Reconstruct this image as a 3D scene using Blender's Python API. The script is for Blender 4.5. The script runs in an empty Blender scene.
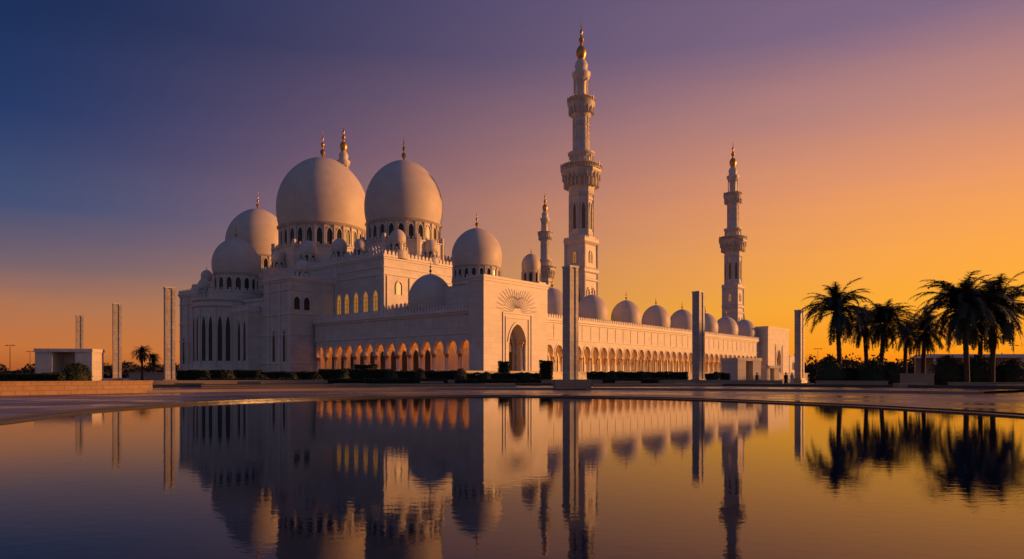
import bpy, math, random
from mathutils import Vector, Matrix
random.seed(7)
col = bpy.context.scene.collection
R = math.radians
PI = math.pi
F = 683.0; HZ = 375.0; CAMZ = 1.6

# ------------------------------------------------------------------ materials
def lin(c):
    return tuple(((v/255)/12.92 if v/255 <= .04045 else ((v/255+.055)/1.055)**2.4) for v in c)
def newmat(name):
    m = bpy.data.materials.new(name); m.use_nodes = True
    return m, m.node_tree, m.node_tree.nodes['Principled BSDF']
def nd(nt, t, **kw):
    n = nt.nodes.new(t)
    for k, v in kw.items(): setattr(n, k, v)
    return n
def mth(nt, op, a, b=None, c=None, clamp=False):
    n = nt.nodes.new('ShaderNodeMath'); n.operation = op; n.use_clamp = clamp
    for i, v in enumerate((a, b, c)):
        if v is None: continue
        if isinstance(v, (int, float)): n.inputs[i].default_value = v
        else: nt.links.new(v, n.inputs[i])
    return n.outputs[0]
def mixc(nt, fac, a, b, mode='MIX'):
    n = nt.nodes.new('ShaderNodeMix'); n.data_type = 'RGBA'; n.blend_type = mode
    for i, v in ((0, fac), (6, a), (7, b)):
        if isinstance(v, (int, float)): n.inputs[i].default_value = v
        elif isinstance(v, tuple): n.inputs[i].default_value = (*v[:3], 1)
        else: nt.links.new(v, n.inputs[i])
    return n.outputs[2]
def stone(name, base, rough=.5, course=1.2, width=2.4, joint=.74, var=.06, bump=.15, nscale=.35, c2=.87):
    m, nt, b = newmat(name)
    tc = nd(nt, 'ShaderNodeTexCoord')
    sx = nd(nt, 'ShaderNodeSeparateXYZ'); nt.links.new(tc.outputs['Object'], sx.inputs[0])
    n1 = nd(nt, 'ShaderNodeTexNoise'); n1.inputs['Scale'].default_value = nscale; n1.inputs['Detail'].default_value = 8
    nt.links.new(tc.outputs['Object'], n1.inputs['Vector'])
    dark = tuple(v*(1-var*2) for v in base)
    cr = nd(nt, 'ShaderNodeMapRange'); cr.inputs[1].default_value = .35; cr.inputs[2].default_value = .7
    nt.links.new(n1.outputs[0], cr.inputs[0])
    c = mixc(nt, cr.outputs[0], base, dark)
    if course:
        cx = nd(nt, 'ShaderNodeCombineXYZ')
        nt.links.new(mth(nt, 'ADD', sx.outputs[0], sx.outputs[1]), cx.inputs[0]); nt.links.new(sx.outputs[2], cx.inputs[1])
        br = nd(nt, 'ShaderNodeTexBrick'); br.offset = .5
        nt.links.new(cx.outputs[0], br.inputs['Vector'])
        br.inputs['Scale'].default_value = 1; br.inputs['Brick Width'].default_value = width; br.inputs['Row Height'].default_value = course
        br.inputs['Mortar Size'].default_value = .03; br.inputs['Color1'].default_value = (1, 1, 1, 1)
        br.inputs['Color2'].default_value = (c2, c2, c2, 1); br.inputs['Mortar'].default_value = (joint, joint, joint, 1)
        c = mixc(nt, 1.0, c, br.outputs[0], 'MULTIPLY')
    nt.links.new(c, b.inputs['Base Color']); b.inputs['Roughness'].default_value = rough
    n2 = nd(nt, 'ShaderNodeTexNoise'); n2.inputs['Scale'].default_value = 2.2; n2.inputs['Detail'].default_value = 6
    nt.links.new(tc.outputs['Object'], n2.inputs['Vector'])
    bp = nd(nt, 'ShaderNodeBump'); bp.inputs['Strength'].default_value = bump; bp.inputs['Distance'].default_value = .15
    nt.links.new(n2.outputs[0], bp.inputs['Height']); nt.links.new(bp.outputs[0], b.inputs['Normal'])
    return m
def plain(name, base, rough=.5, metal=0, emis=None, es=0, nscale=3, var=.3):
    m, nt, b = newmat(name)
    tc = nd(nt, 'ShaderNodeTexCoord')
    n1 = nd(nt, 'ShaderNodeTexNoise'); n1.inputs['Scale'].default_value = nscale; n1.inputs['Detail'].default_value = 5
    nt.links.new(tc.outputs['Object'], n1.inputs['Vector'])
    c = mixc(nt, n1.outputs[0], tuple(v*(1-var) for v in base), tuple(min(1, v*(1+var)) for v in base))
    nt.links.new(c, b.inputs['Base Color']); b.inputs['Roughness'].default_value = rough; b.inputs['Metallic'].default_value = metal
    if emis:
        b.inputs['Emission Strength'].default_value = es
        ce = mixc(nt, n1.outputs[0], tuple(v*.5 for v in emis), emis); nt.links.new(ce, b.inputs['Emission Color'])
    return m
MARBLE = stone('white_marble', (.76, .67, .56))
DOME = stone('dome_marble', (.76, .65, .52), rough=.55, course=.9, width=1.5, joint=.86, var=.05, c2=.94)
TRIM = stone('carved_trim_marble', (.78, .69, .58), course=0, bump=.3)
PYLON = stone('panelled_pylon_stone', (.66, .57, .46), course=.5, width=.6, joint=.68, var=.12, bump=.2, nscale=1.4, c2=.76)
GOLD = plain('gold_leaf', (.72, .38, .10), rough=.4, metal=.85)
DARK = plain('dark_glass', (.02, .015, .018), rough=.3)
LITW = plain('amber_lit_window', (.3, .13, .03), emis=(1.0, .40, .07), es=.42, nscale=.8)
SCREEN = plain('bronze_screen', (.08, .045, .025), rough=.5, emis=(1, .45, .1), es=.02)
SAND = stone('sand_stone_wall', (.46, .25, .11), course=.35, width=.9, joint=.6, var=.12)
KERB = stone('dark_kerb_granite', (.06, .05, .045), rough=.3, course=0)
HEDGE_M = plain('hedge_leaves', (.03, .042, .016), rough=.7, nscale=1.2, var=.6)
PALM_M = plain('palm_leaves', (.034, .042, .017), rough=.6, nscale=1, var=.5)
TRUNK_M = plain('palm_trunk_bark', (.09, .055, .035), rough=.9, nscale=6, var=.5)
WOOD_M = plain('far_tree_foliage', (.045, .038, .024), rough=.9, nscale=.1, var=.5)
METAL = plain('grey_post_metal', (.12, .12, .12), rough=.4, metal=.6)
CLOTH_D = plain('dark_cloth', (.03, .03, .04), rough=.9)
CLOTH_W = plain('white_cloth', (.7, .68, .65), rough=.9)
SKIN = plain('skin', (.35, .2, .13), rough=.6)

# ------------------------------------------------------------------ mesh builder
class MB:
    def __init__(s): s.v = []; s.f = []; s.m = []
    def quad(s, *p, mi=0):
        n = len(s.v); s.v.extend(p); s.f.append(tuple(range(n, n+len(p)))); s.m.append(mi)
    def box(s, x0, x1, y0, y1, z0, z1, mi=0):
        n = len(s.v)
        s.v += [(x0,y0,z0),(x1,y0,z0),(x1,y1,z0),(x0,y1,z0),(x0,y0,z1),(x1,y0,z1),(x1,y1,z1),(x0,y1,z1)]
        for f in ((3,2,1,0),(4,5,6,7),(0,1,5,4),(1,2,6,5),(2,3,7,6),(3,0,4,7)):
            s.f.append(tuple(n+i for i in f)); s.m.append(mi)
    def lathe(s, prof, seg=32, cx=0, cy=0, rot=0, mi=0):
        n = len(s.v)
        for r, z in prof:
            for k in range(seg):
                a = rot+2*PI*k/seg; s.v.append((cx+r*math.cos(a), cy+r*math.sin(a), z))
        for i in range(len(prof)-1):
            for k in range(seg):
                k2 = (k+1) % seg
                s.f.append((n+i*seg+k, n+i*seg+k2, n+(i+1)*seg+k2, n+(i+1)*seg+k)); s.m.append(mi)
        s.f.append(tuple(n+(len(prof)-1)*seg+k for k in range(seg))); s.m.append(mi)
        s.f.append(tuple(n+k for k in reversed(range(seg)))); s.m.append(mi)
    def ring_boxes(s, n, r, w, d, z0, z1, rot=0, mi=0, cx=0, cy=0):
        for k in range(n):
            a = rot+2*PI*k/n; c, sn = math.cos(a), math.sin(a)
            P = []
            for z in (z0, z1):
                for (t, q) in ((-w/2,-d/2),(w/2,-d/2),(w/2,d/2),(-w/2,d/2)):
                    P.append((cx+(r+q)*c-t*sn, cy+(r+q)*sn+t*c, z))
            b = len(s.v); s.v += P
            for f in ((3,2,1,0),(4,5,6,7),(0,1,5,4),(1,2,6,5),(2,3,7,6),(3,0,4,7)):
                s.f.append(tuple(b+i for i in f)); s.m.append(mi)
    def mesh(s, name, mats, smooth=False):
        me = bpy.data.meshes.new(name); me.from_pydata(s.v, [], s.f)
        for m in (mats if isinstance(mats, (list, tuple)) else [mats]): me.materials.append(m)
        me.polygons.foreach_set('material_index', s.m)
        me.update()
        if smooth:
            me.shade_smooth() if hasattr(me, 'shade_smooth') else None
            try: me.set_sharp_from_angle(angle=R(38))
            except Exception: pass
        return me
def link(name, me, parent=None, loc=(0,0,0), rz=0):
    o = bpy.data.objects.new(name, me); col.objects.link(o); o.parent = parent
    o.location = loc; o.rotation_euler = (0, 0, rz); return o
def part(name, mb, mats, parent=None, loc=(0,0,0), rz=0, smooth=False):
    return link(name, mb.mesh(name, mats, smooth), parent, loc, rz)
def tag(o, label=None, cat=None, group=None, kind=None):
    if label: o['label'] = label
    if cat: o['category'] = cat
    if group: o['group'] = group
    if kind: o['kind'] = kind
    return o
def thing(name, label, cat, loc=(0,0,0), rz=0, group=None):
    return tag(link(name, None, None, loc, rz), label, cat, group)
TH = R(50); U = (math.cos(TH), math.sin(TH)); V = (-math.sin(TH), math.cos(TH)); A0 = (21.0, 207.0)
def W(a, b, z=0): return (A0[0]+a*U[0]+b*V[0], A0[1]+a*U[1]+b*V[1], z)
def G(px, Y, z=0): return ((px-512)/F*Y, Y, z)

# ------------------------------------------------------------------ shared shapes
def dome_prof(Rm, H, z0=0, n=22, neck=.94):
    zm = .27*H; P = []
    for i in range(6):
        z = zm*i/6; P.append((Rm*(1-(1-neck)*((zm-z)/zm)**2), z0+z))
    for i in range(n+1):
        s = math.sin(i/n*PI/2)
        r = Rm*max(0, 1-s**2.05)**.56
        P.append((max(r, .02*Rm), z0+zm+(H-zm)*s))
    return P
def finial_mb(h, r):
    m = MB()
    m.lathe([(r*1.1,0),(r*.5,.06*h),(r*.3,.12*h),(r*.9,.17*h),(r*1.25,.24*h),(r*.9,.31*h),(r*.25,.36*h),(r*.25,.42*h),(r*.7,.46*h),(r*.85,.51*h),
             (r*.6,.56*h),(r*.18,.60*h),(r*.18,.65*h),(r*.42,.69*h),(r*.42,.73*h),(r*.12,.78*h),(r*.1,.9*h),(r*.02,h)], 14)
    return m
def arch_curve(hw, zs, zt, n=10):
    P = []
    for i in range(n+1):
        t = -math.cos(PI*i/n)
        P.append((hw*t, zs+(zt-zs)*max(0, 1-abs(t)**1.7)**.6))
    return P
def arch_window_mesh(hw, h, frame=.35, paneMat=DARK, depth=.25, mull=True, name='window'):
    m = MB(); zs = h*.68
    inn = [(-hw, 0)] + arch_curve(hw, zs, h) + [(hw, 0)]
    out = [(-hw-frame, 0)] + arch_curve(hw+frame, zs, h+frame*1.3) + [(hw+frame, 0)]
    for i in range(len(inn)-1):
        a, b, c, d = out[i], out[i+1], inn[i+1], inn[i]
        m.quad((a[0],-depth,a[1]),(d[0],-depth,d[1]),(c[0],-depth,c[1]),(b[0],-depth,b[1]))
        m.quad((a[0],.1,a[1]),(a[0],-depth,a[1]),(b[0],-depth,b[1]),(b[0],.1,b[1]))
        m.quad((d[0],-depth,d[1]),(d[0],.1,d[1]),(c[0],.1,c[1]),(c[0],-depth,c[1]))
    pane = [(x, -.03, z) for x, z in inn]
    m.quad(*pane, mi=1)
    if mull:
        m.box(-.05, .05, -.1, -.035, 0, zs, 2)
        for z in (h*.22, h*.45, zs): m.box(-hw, hw, -.1, -.035, z, z+.08, 2)
    return m.mesh(name, [TRIM, paneMat, SCREEN])
def merlons(m, x0, x1, y, z, axis='x', step=.9, w=.5, h=.8, t=.25):
    n = max(1, int(abs(x1-x0)/step)); st = (x1-x0)/n
    for i in range(n):
        c = x0+st*(i+.5)
        prof = [(c-w/2, z), (c+w/2, z), (c+w/2, z+h*.55), (c, z+h), (c-w/2, z+h*.55)]
        if axis == 'x':
            f = [(p, y-t/2, q) for p, q in prof]; b = [(p, y+t/2, q) for p, q in prof]
        else:
            f = [(y-t/2, p, q) for p, q in prof]; b = [(y+t/2, p, q) for p, q in prof]
        m.quad(*f); m.quad(*reversed(b))
        for k in range(5):
            k2 = (k+1) % 5; m.quad(f[k], b[k], b[k2], f[k2])
def parapet_mb(x0, x1, y0, y1, z, over=.5, hb=1.0, **kw):
    m = MB()
    m.box(x0-over, x1+over, y0-over, y1+over, z-.6, z)
    m.box(x0-over*.5, x1+over*.5, y0-over*.5, y1+over*.5, z-1.1, z-.6)
    for yy in (y0-over+.2, y1+over-.2): merlons(m, x0-over+.1, x1+over-.1, yy, z, 'x', **kw)
    for xx in (x0-over+.2, x1+over-.2): merlons(m, y0-over+.1, y1+over-.1, xx, z, 'y', **kw)
    return m

_wcache = {}
def wmesh(hw, h, pane=DARK, frame=.3):
    k = (round(hw,2), round(h,2), pane.name, frame)
    if k not in _wcache: _wcache[k] = arch_window_mesh(hw, h, frame, pane, mull=(hw > .5 and pane is not DARK))
    return _wcache[k]
def dome(parent, loc, Rm, H, drum_h, nwin=0, fin=None, drum_r=None, base_r=None, base_h=0, label=None, name='dome', winpane=None, ww_=.27):
    z = base_h
    mb = MB(); mb.lathe(dome_prof(Rm, H, 0), 64 if Rm > 8 else 40)
    d = part(name, mb, DOME, parent, (loc[0], loc[1], loc[2]+base_h+drum_h), smooth=True)
    dr = drum_r or Rm*.93
    m = MB()
    zz = -drum_h
    pr = [(dr*1.03, zz), (dr*1.03, zz+.06*drum_h), (dr*.985, zz+.08*drum_h), (dr*.985, zz+.86*drum_h), (dr*1.03, zz+.89*drum_h), (dr*1.06, zz+.97*drum_h), (dr*.99, -.0), (dr*.9, .05)]
    m.lathe(pr, 48)
    if base_h:
        m.lathe([(base_r, zz-base_h), (base_r, zz-.35), (base_r*1.03, zz-.3), (base_r*1.03, zz+.02), (base_r*.9, zz+.03)], 8 if base_r > 8 else 16, rot=PI/8)
        if base_r > 8:
            m.ring_boxes(8, base_r*.99, .9, .9, zz-base_h, zz+1.6, rot=PI/8)
            m.ring_boxes(64, base_r*.93, .55, .25, zz+.02, zz+1.0)
        else: m.ring_boxes(int(base_r*6), base_r*.985, .5, .25, zz+.02, zz+.85)
    if nwin:
        m.ring_boxes(nwin, dr*1.0, .35*dr*2*PI/nwin*.5, .5, zz+.07*drum_h, zz+.87*drum_h, rot=PI/nwin)
    part('drum', m, MARBLE, d, smooth=True)
    if nwin:
        ww = 2*PI*dr/nwin*ww_; wh = drum_h*.68; me = wmesh(ww, wh, winpane or DARK, ww*.3)
        for k in range(nwin):
            a = 2*PI*k/nwin
            link('window', me, d, (dr*.985*math.cos(a), dr*.985*math.sin(a), -drum_h*.93), a+PI/2)
    fh = fin or H*.35
    part('finial', finial_mb(fh, fh*.075), GOLD, d, (0, 0, H*.985), smooth=True)
    if label: d['label'] = label
    return d

# ------------------------------------------------------------------ arcades
def column_mesh(h, r):
    m = MB()
    m.lathe([(r*1.7,0),(r*1.7,.25),(r*1.3,.35),(r*1.05,.5),(r,.6),(r*.88,h-.9),(r*.9,h-.85)], 12)
    return m.mesh('column', TRIM, True)
def capital_mesh(r):
    m = MB()
    m.lathe([(r*.95,0),(r*1.2,.12),(r*1.1,.25),(r*1.5,.55),(r*2.0,.8),(r*2.0,.92)], 12)
    return m.mesh('capital', GOLD, True)
def horse(w2, zs, zt, bulge=.32, n=16):
    hw = w2; P = [(-hw+bulge, zs)]
    m = zs+(zt-zs)*.30
    for i in range(n+1):
        t = -math.cos(PI*i/n)
        P.append((hw*t, m+(zt-m)*max(0, 1-abs(t)**2.0)**.54))
    P.append((hw-bulge, zs)); return P
def arcade(label, loc, rz, L, n, H=13.5, depth=8, back=None, zs=3.9, zt=6.9, domes=(), lights=3, lw=900, dR=4.0, dcross=4.5):
    root = thing('arcade', label, 'arcade', loc, rz)
    back = back or depth
    w = L/n; hw = w/2-.42; m = MB(); B = .32
    hs = horse(hw, zs, zt, B)
    for (y, flip) in ((0, 0), (.9, 1)):
        for i in range(n):
            cx = w*(i+.5); q = [(cx+x, z) for x, z in hs]
            (lx, lz) = q[1]; (rx, rz_) = q[-2]
            pl = [(cx-w/2,y,zs),(q[0][0],y,zs),(lx,y,lz),(cx-w/2,y,lz)]
            pr = [(q[-1][0],y,zs),(cx+w/2,y,zs),(cx+w/2,y,lz),(rx,y,lz)]
            up = [(cx-w/2,y,lz),(lx,y,lz),(lx,y,H),(cx-w/2,y,H)]; ur = [(rx,y,lz),(cx+w/2,y,lz),(cx+w/2,y,H),(rx,y,H)]
            for a in (pl, pr, up, ur): m.quad(*(reversed(a) if flip else a))
            for k in range(1, len(q)-2):
                (xa, za), (xb, zb) = q[k], q[k+1]
                a = [(xa,y,za),(xb,y,zb),(xb,y,H),(xa,y,H)]; m.quad(*(reversed(a) if flip else a))
            if not flip:
                for k in range(len(q)-1):
                    (xa, za), (xb, zb) = q[k], q[k+1]; m.quad((xa,0,za),(xa,.9,za),(xb,.9,zb),(xb,0,zb))
                for s0, s1 in ((cx-w/2, q[0][0]), (q[-1][0], cx+w/2)): m.quad((s0,0,zs),(s0,.9,zs),(s1,.9,zs),(s1,0,zs))
    m.box(0, .9, .9, depth, 0, H-.01); m.box(L-.9, L, .9, depth, 0, H-.01)
    part('arch_wall', m, MARBLE, root)
    m = MB(); m.box(.9, L-.9, back-.5, back, -.05, H-.6); part('back_wall', m, MARBLE, root)
    m = MB(); m.box(.9, L-.9, .9, depth-.02, H-.58, H-.02); part('roof', m, MARBLE, root)
    m = MB()
    m.box(-.1, L+.1, -.22, -.003, zt+1.3, zt+1.55)
    for i in range(n):
        cx = w*(i+.5); a = hs; b = [(x*(1+.28/hw), zs+(z-zs)*1.11) for x, z in hs]
        for k in range(len(a)-1):
            p = [(cx+b[k][0],-.12,b[k][1]),(cx+a[k][0],-.12,a[k][1]),(cx+a[k+1][0],-.12,a[k+1][1]),(cx+b[k+1][0],-.12,b[k+1][1])]
            m.quad(*p); m.quad((p[0][0],0,p[0][2]), p[0], p[3], (p[3][0],0,p[3][2])); m.quad(p[1],(p[1][0],0,p[1][2]),(p[2][0],0,p[2][2]),p[2])
        m.box(cx-w/2-.12, cx-w/2+.12, -.1, -.004, zt+1.6, H-1.2)
        m.box(cx-w/2+.6, cx+w/2-.6, -.06, -.004, zt+2.2, zt+2.3); m.box(cx-w/2+.6, cx+w/2-.6, -.06, -.004, H-1.9, H-1.8)
    part('moulding', m, TRIM, root)
    m = MB()
    m.box(-.4, L+.4, -.7, -.003, H-.5, H+.02); m.box(-.2, L+.2, -.35, -.003, H-1.0, H-.5)
    m.box(-.4, L+.4, -.7, depth*.5, H+.021, H+.2)
    merlons(m, -.3, L+.3, -.5, H+.2, 'x', step=1.0, w=.62, h=1.0)
    part('parapet', m, TRIM, root)
    r = .18; cm = column_mesh(zs, r); cap = capital_mesh(r)
    for i in range(n+1):
        for s in (-.32, .32):
            x = min(max(w*i, .37), L-.37)+s
            c = link('column', cm, root, (x, .45, 0)); link('capital', cap, c, (0, 0, zs-.92))
    dm = wmesh(w*.26, 5.2, DARK, .25)
    for i in range(n): link('door', dm, root, (w*(i+.5), back-.5, 0))  # doors added for dark openings amid the amber light on the back wall
    for x in domes: dome(root, (x, dcross, H), dR, dR*1.62, 1.2, 12, fin=dR*.7)
    for i in range(lights):
        ld = bpy.data.lights.new('arcade_lamp', 'AREA'); ld.shape = 'RECTANGLE'; ld.size = L/lights*.9; ld.size_y = 1.0
        ld.energy = lw; ld.color = (1, .29, .04)
        lo = bpy.data.objects.new('arcade_lamp', ld); col.objects.link(lo); lo.parent = root; lo.location = (L*(i+.5)/lights, back*.55, H-.75)
    return root
PZ = 2.4
arcade('long arcade of pointed arches with row of small domes running right from the tall minaret', W(-45, -13.6, PZ), TH, 157, 37,
       domes=[19+19.1*k for k in range(8)], dR=4.7, dcross=5.2, lights=6, lw=900)
arcade('shaded arcade of pointed amber arches left of the square portal block', W(-65, 42, PZ), TH-PI/2, 58, 14,
       domes=[40], depth=7.5, back=5, dR=5.2, dcross=4.6, lights=3, lw=850)

# ------------------------------------------------------------------ prayer hall
HB, HA = 75.4, -39.8
def L2(a, b): return (a-HA, b-HB)
hall = thing('prayer_hall', 'huge white marble hall carrying the three largest domes', 'mosque hall', W(HA, HB, 0), TH)
def hb(m, a0, a1, b0, b1, z0, z1): m.box(a0-HA, a1-HA, b0-HB, b1-HB, z0, z1)
m = MB(); hb(m, -58, -14, 22, 128, PZ-.1, 32.5); part('main_wall', m, MARBLE, hall)
part('parapet', parapet_mb(-58-HA, -14-HA, 22-HB, 128-HB, 32.9, step=1.3, w=.8, h=1.2), TRIM, hall)
m = MB(); hb(m, -54, -25, 26, 120, 32.4, 35.2); part('roof_tier', m, MARBLE, hall)
part('parapet', parapet_mb(-54-HA, -25-HA, 26-HB, 120-HB, 35.5, over=.3, step=1.3, w=.8, h=1.0), TRIM, hall)
for b0, b1, zt_ in ((43, 56, 27.2), (56.02, 93.98, 22.8), (94, 107, 27.2)):
    m = MB(); hb(m, -72, -57.9, b0, b1, PZ-.1, zt_); part('front_bay', m, MARBLE, hall)
part('parapet', parapet_mb(-72-HA, -58.5-HA, 43-HB, 55.5-HB, 27.6, step=1.3, w=.8, h=1.2), TRIM, hall)
part('parapet', parapet_mb(-72-HA, -58.5-HA, 94.5-HB, 107-HB, 27.6, step=1.3, w=.8, h=1.2), TRIM, hall)
m = MB(); hb(m, -75.4, -71.9, 58, 92, PZ-.1, 19.4); part('lower_bay', m, MARBLE, hall)
part('parapet', parapet_mb(-75.4-HA, -72.6-HA, 58-HB, 92-HB, 19.8, over=.4, step=1.3, w=.8, h=1.1), TRIM, hall)
m = MB(); hb(m, -50, -20, -2, 21.9, PZ-.1, 19.6); part('side_wing', m, MARBLE, hall)
part('parapet', parapet_mb(-49.5-HA, -20-HA, -2-HB, 21.3-HB, 20, step=1.3, w=.8, h=1.1), TRIM, hall)
m = MB()
for z in (16.6, 27.6, 29.6):
    hb(m, -58.25, -58.003, 22, 42.8, z, z+.3); hb(m, -58.25, -14, 21.75, 21.997, z+.1, z+.4)
for z in (27.6, 29.6): hb(m, -58.25, -58.003, 57, 93, z, z+.3)
for z in (4.6, 12.2, 17.6):
    hb(m, -72.25, -72.003, 42.75, 107.2, z, z+.3); hb(m, -72.25, -65.0, 42.75, 42.997, z+.1, z+.4)
hb(m, -72.25, -65.0, 42.75, 42.997, 24.1, 24.4); hb(m, -72.25, -72.003, 42.75, 56, 24, 24.3); hb(m, -72.25, -72.003, 94, 107.2, 24, 24.3)
hb(m, -72.4, -72.003, 56.1, 93.9, 22.2, 22.75)
for b in (42.0, 22.3): hb(m, -58.3, -58.002, b, b+.8, 17, 31.6)
for a in (-57.2, -49.5, -42.5, -35.5, -28.5, -21.5, -15): hb(m, a, a+.5, 21.72, 21.996, 17, 27.5)
for b in (43.2, 48, 53.5, 97, 101.5, 106.2): hb(m, -72.3, -72.002, b-.35, b+.35, PZ, 26.4)
for b in (58.4, 61.4, 64.4, 85.6, 88.6, 91.6): hb(m, -75.7, -75.402, b-.2, b+.2, PZ, 18.6)
part('string_course', m, TRIM, hall)
wl = wmesh(.95, 5.4, LITW, .35)
for b in (25.2, 29.3, 33.4, 37.5, 41.0):
    p = L2(-58, b); link('window', wl, hall, (p[0], p[1], 18.4), -PI/2)
ws = wmesh(.9, 3.4, DARK, .3); wtall = wmesh(.7, 8.5, DARK, .3)
for a in (-53, -46, -39, -32, -25): p = L2(a, 22); link('window', ws, hall, (p[0], p[1], 22.8), 0)
for b in (45.7, 50.8, 99.2, 104): p = L2(-72, b); link('window', wtall, hall, (p[0], p[1], 5.2), -PI/2)
for a in (-70.2, -67.2): p = L2(a, 43); link('window', ws, hall, (p[0], p[1], 19), 0)
wt = wmesh(.75, 11.0, DARK, .3)
for b in (59.9, 62.9, 87.1, 90.1): p = L2(-75.4, b); link('window', wt, hall, (p[0], p[1], 5.6), -PI/2)
wq = wmesh(.7, 2.6, DARK, .25)
for b in (59, 62.5, 66, 84, 87.5, 91): p = L2(-58, b); link('window', wq, hall, (p[0], p[1], 24), -PI/2)
p = L2(-39.8, 75.4); dome(hall, (*p, 32.4), 14.6, 23.6, 7.6, 28, fin=9.5, drum_r=13.6, base_r=15.8, base_h=9.4, label='largest central dome with gold finial')
p = L2(-39.8, 35.2); dome(hall, (*p, 32.4), 11.3, 18.8, 6.2, 24, fin=7.6, drum_r=10.5, base_r=12.2, base_h=6.6, label='large dome nearest the tall minaret')
p = L2(-39.8, 116); dome(hall, (*p, 32.4), 11.2, 18.0, 6.0, 24, fin=6.5, drum_r=10.5, base_r=12.2, base_h=6.2, label='large dome at the far left end, partly hidden')
for (a, b, r, bh) in ((-56,59,2.5,2.6),(-56,91,2.5,2.6),(-24,59,2.5,2.2),(-52,23.6,2.2,2.2),(-40,23.6,1.9,1.8),(-28,23.6,2.1,1.8),(-54,46.5,2.1,2.6),(-54,104,2.1,2),(-54,126,2,1.6),(-56,75.4,1.9,2.4),(-55.5,35.2,1.6,1.6),(-17,24,2.2,1.6)):
    p = L2(a, b); dome(hall, (*p, 32.4), r, r*1.6, 2.4, 8, fin=r*.9, base_r=r*1.25, base_h=bh, name='roof_kiosk')
for (a, b, r) in ((-66,47,1.9),(-66,103,1.9)):
    p = L2(a, b); dome(hall, (*p, 27.1), r, r*1.6, 1.8, 8, fin=r*.9, base_r=r*1.25, base_h=1.2, name='roof_kiosk')
# faceted apse tower
p = L2(-73, 75.4)
m = MB()
m.lathe([(9.5,PZ-.1),(9.5,PZ+1.2),(8.9,PZ+1.3),(8.9,20.6),(9.3,21.0),(9.3,21.6),(8.8,21.65),(8.8,22.2),(9.3,22.7),(9.3,23.3),(7.4,23.35)], 12, rot=PI/12)
m.ring_boxes(44, 8.85, .65, .3, 23.3, 24.5); m.ring_boxes(12, 8.9, .55, .5, PZ, 20.6, rot=PI/12)
tw = part('apse_tower', m, MARBLE, hall, (p[0], p[1], 0))
wa = wmesh(.62, 12.5, DARK, .3)
for k in range(12):
    a = 2*PI*k/12; r_ = 8.9*math.cos(PI/12)
    for o_ in (-1.05, 1.05):
        link('window', wa, tw, (r_*math.cos(a)-o_*math.sin(a), r_*math.sin(a)+o_*math.cos(a), 5.6), a+PI/2)
dome(hall, (p[0]+3.2, p[1], 22.6), 6.7, 10.8, 5.4, 16, fin=4.8, base_r=7.4, base_h=3.2, drum_r=6.1, label='dome over the round tower at the left end', ww_=.3)

pv = thing('domed_pavilion', 'small domed tower seen left of the farthest slim minaret', 'tower', W(0, 19.4, 0), TH)
m = MB(); m.lathe([(4.6,PZ-.1),(4.6,30),(5,30.4),(5,31),(3.6,31.1)], 8, rot=PI/8); part('tower_wall', m, MARBLE, pv)
dome(pv, (0,0,31), 3.1, 5.2, 4.4, 10, fin=2.4)

# ------------------------------------------------------------------ portal block and corner block
def arch_wall_block(root, x0, x1, y0, y1, z0, z1, hw, zs, zt, rec, back=None):
    m = MB(); cx = (x0+x1)/2; c = [(cx+x, z) for x, z in arch_curve(hw, zs, zt, 16)]
    m.quad((x0,y0,z0),(cx-hw,y0,z0),(cx-hw,y0,z1),(x0,y0,z1)); m.quad((cx+hw,y0,z0),(x1,y0,z0),(x1,y0,z1),(cx+hw,y0,z1))
    for k in range(len(c)-1):
        (xa,za),(xb,zb) = c[k], c[k+1]
        m.quad((xa,y0,za),(xb,y0,zb),(xb,y0,z1),(xa,y0,z1)); m.quad((xa,y0,za),(xa,y0+rec,za),(xb,y0+rec,zb),(xb,y0,zb))
    m.quad((cx-hw,y0,z0),(cx-hw,y0+rec,z0),(cx-hw,y0+rec,zs),(cx-hw,y0,zs)); m.quad((cx+hw,y0+rec,z0),(cx+hw,y0,z0),(cx+hw,y0,zs),(cx+hw,y0+rec,zs))
    m.quad((x0,y1,z0),(x0,y0,z0),(x0,y0,z1),(x0,y1,z1)); m.quad((x1,y0,z0),(x1,y1,z0),(x1,y1,z1),(x1,y0,z1))
    m.quad((x0,y0,z1),(x1,y0,z1),(x1,y1,z1),(x0,y1,z1)); m.quad((x1,y1,z0),(x0,y1,z0),(x0,y1,z1),(x1,y1,z1))
    m.quad((cx-hw-1,y0+rec,z0),(cx+hw+1,y0+rec,z0),(cx+hw+1,y0+rec,zt+1),(cx-hw-1,y0+rec,zt+1))
    if back: m.box(back[0], x1-.3, y1-.1, back[1], z0, z1-.25)
    return part('wall', m, MARBLE, root)
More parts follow.
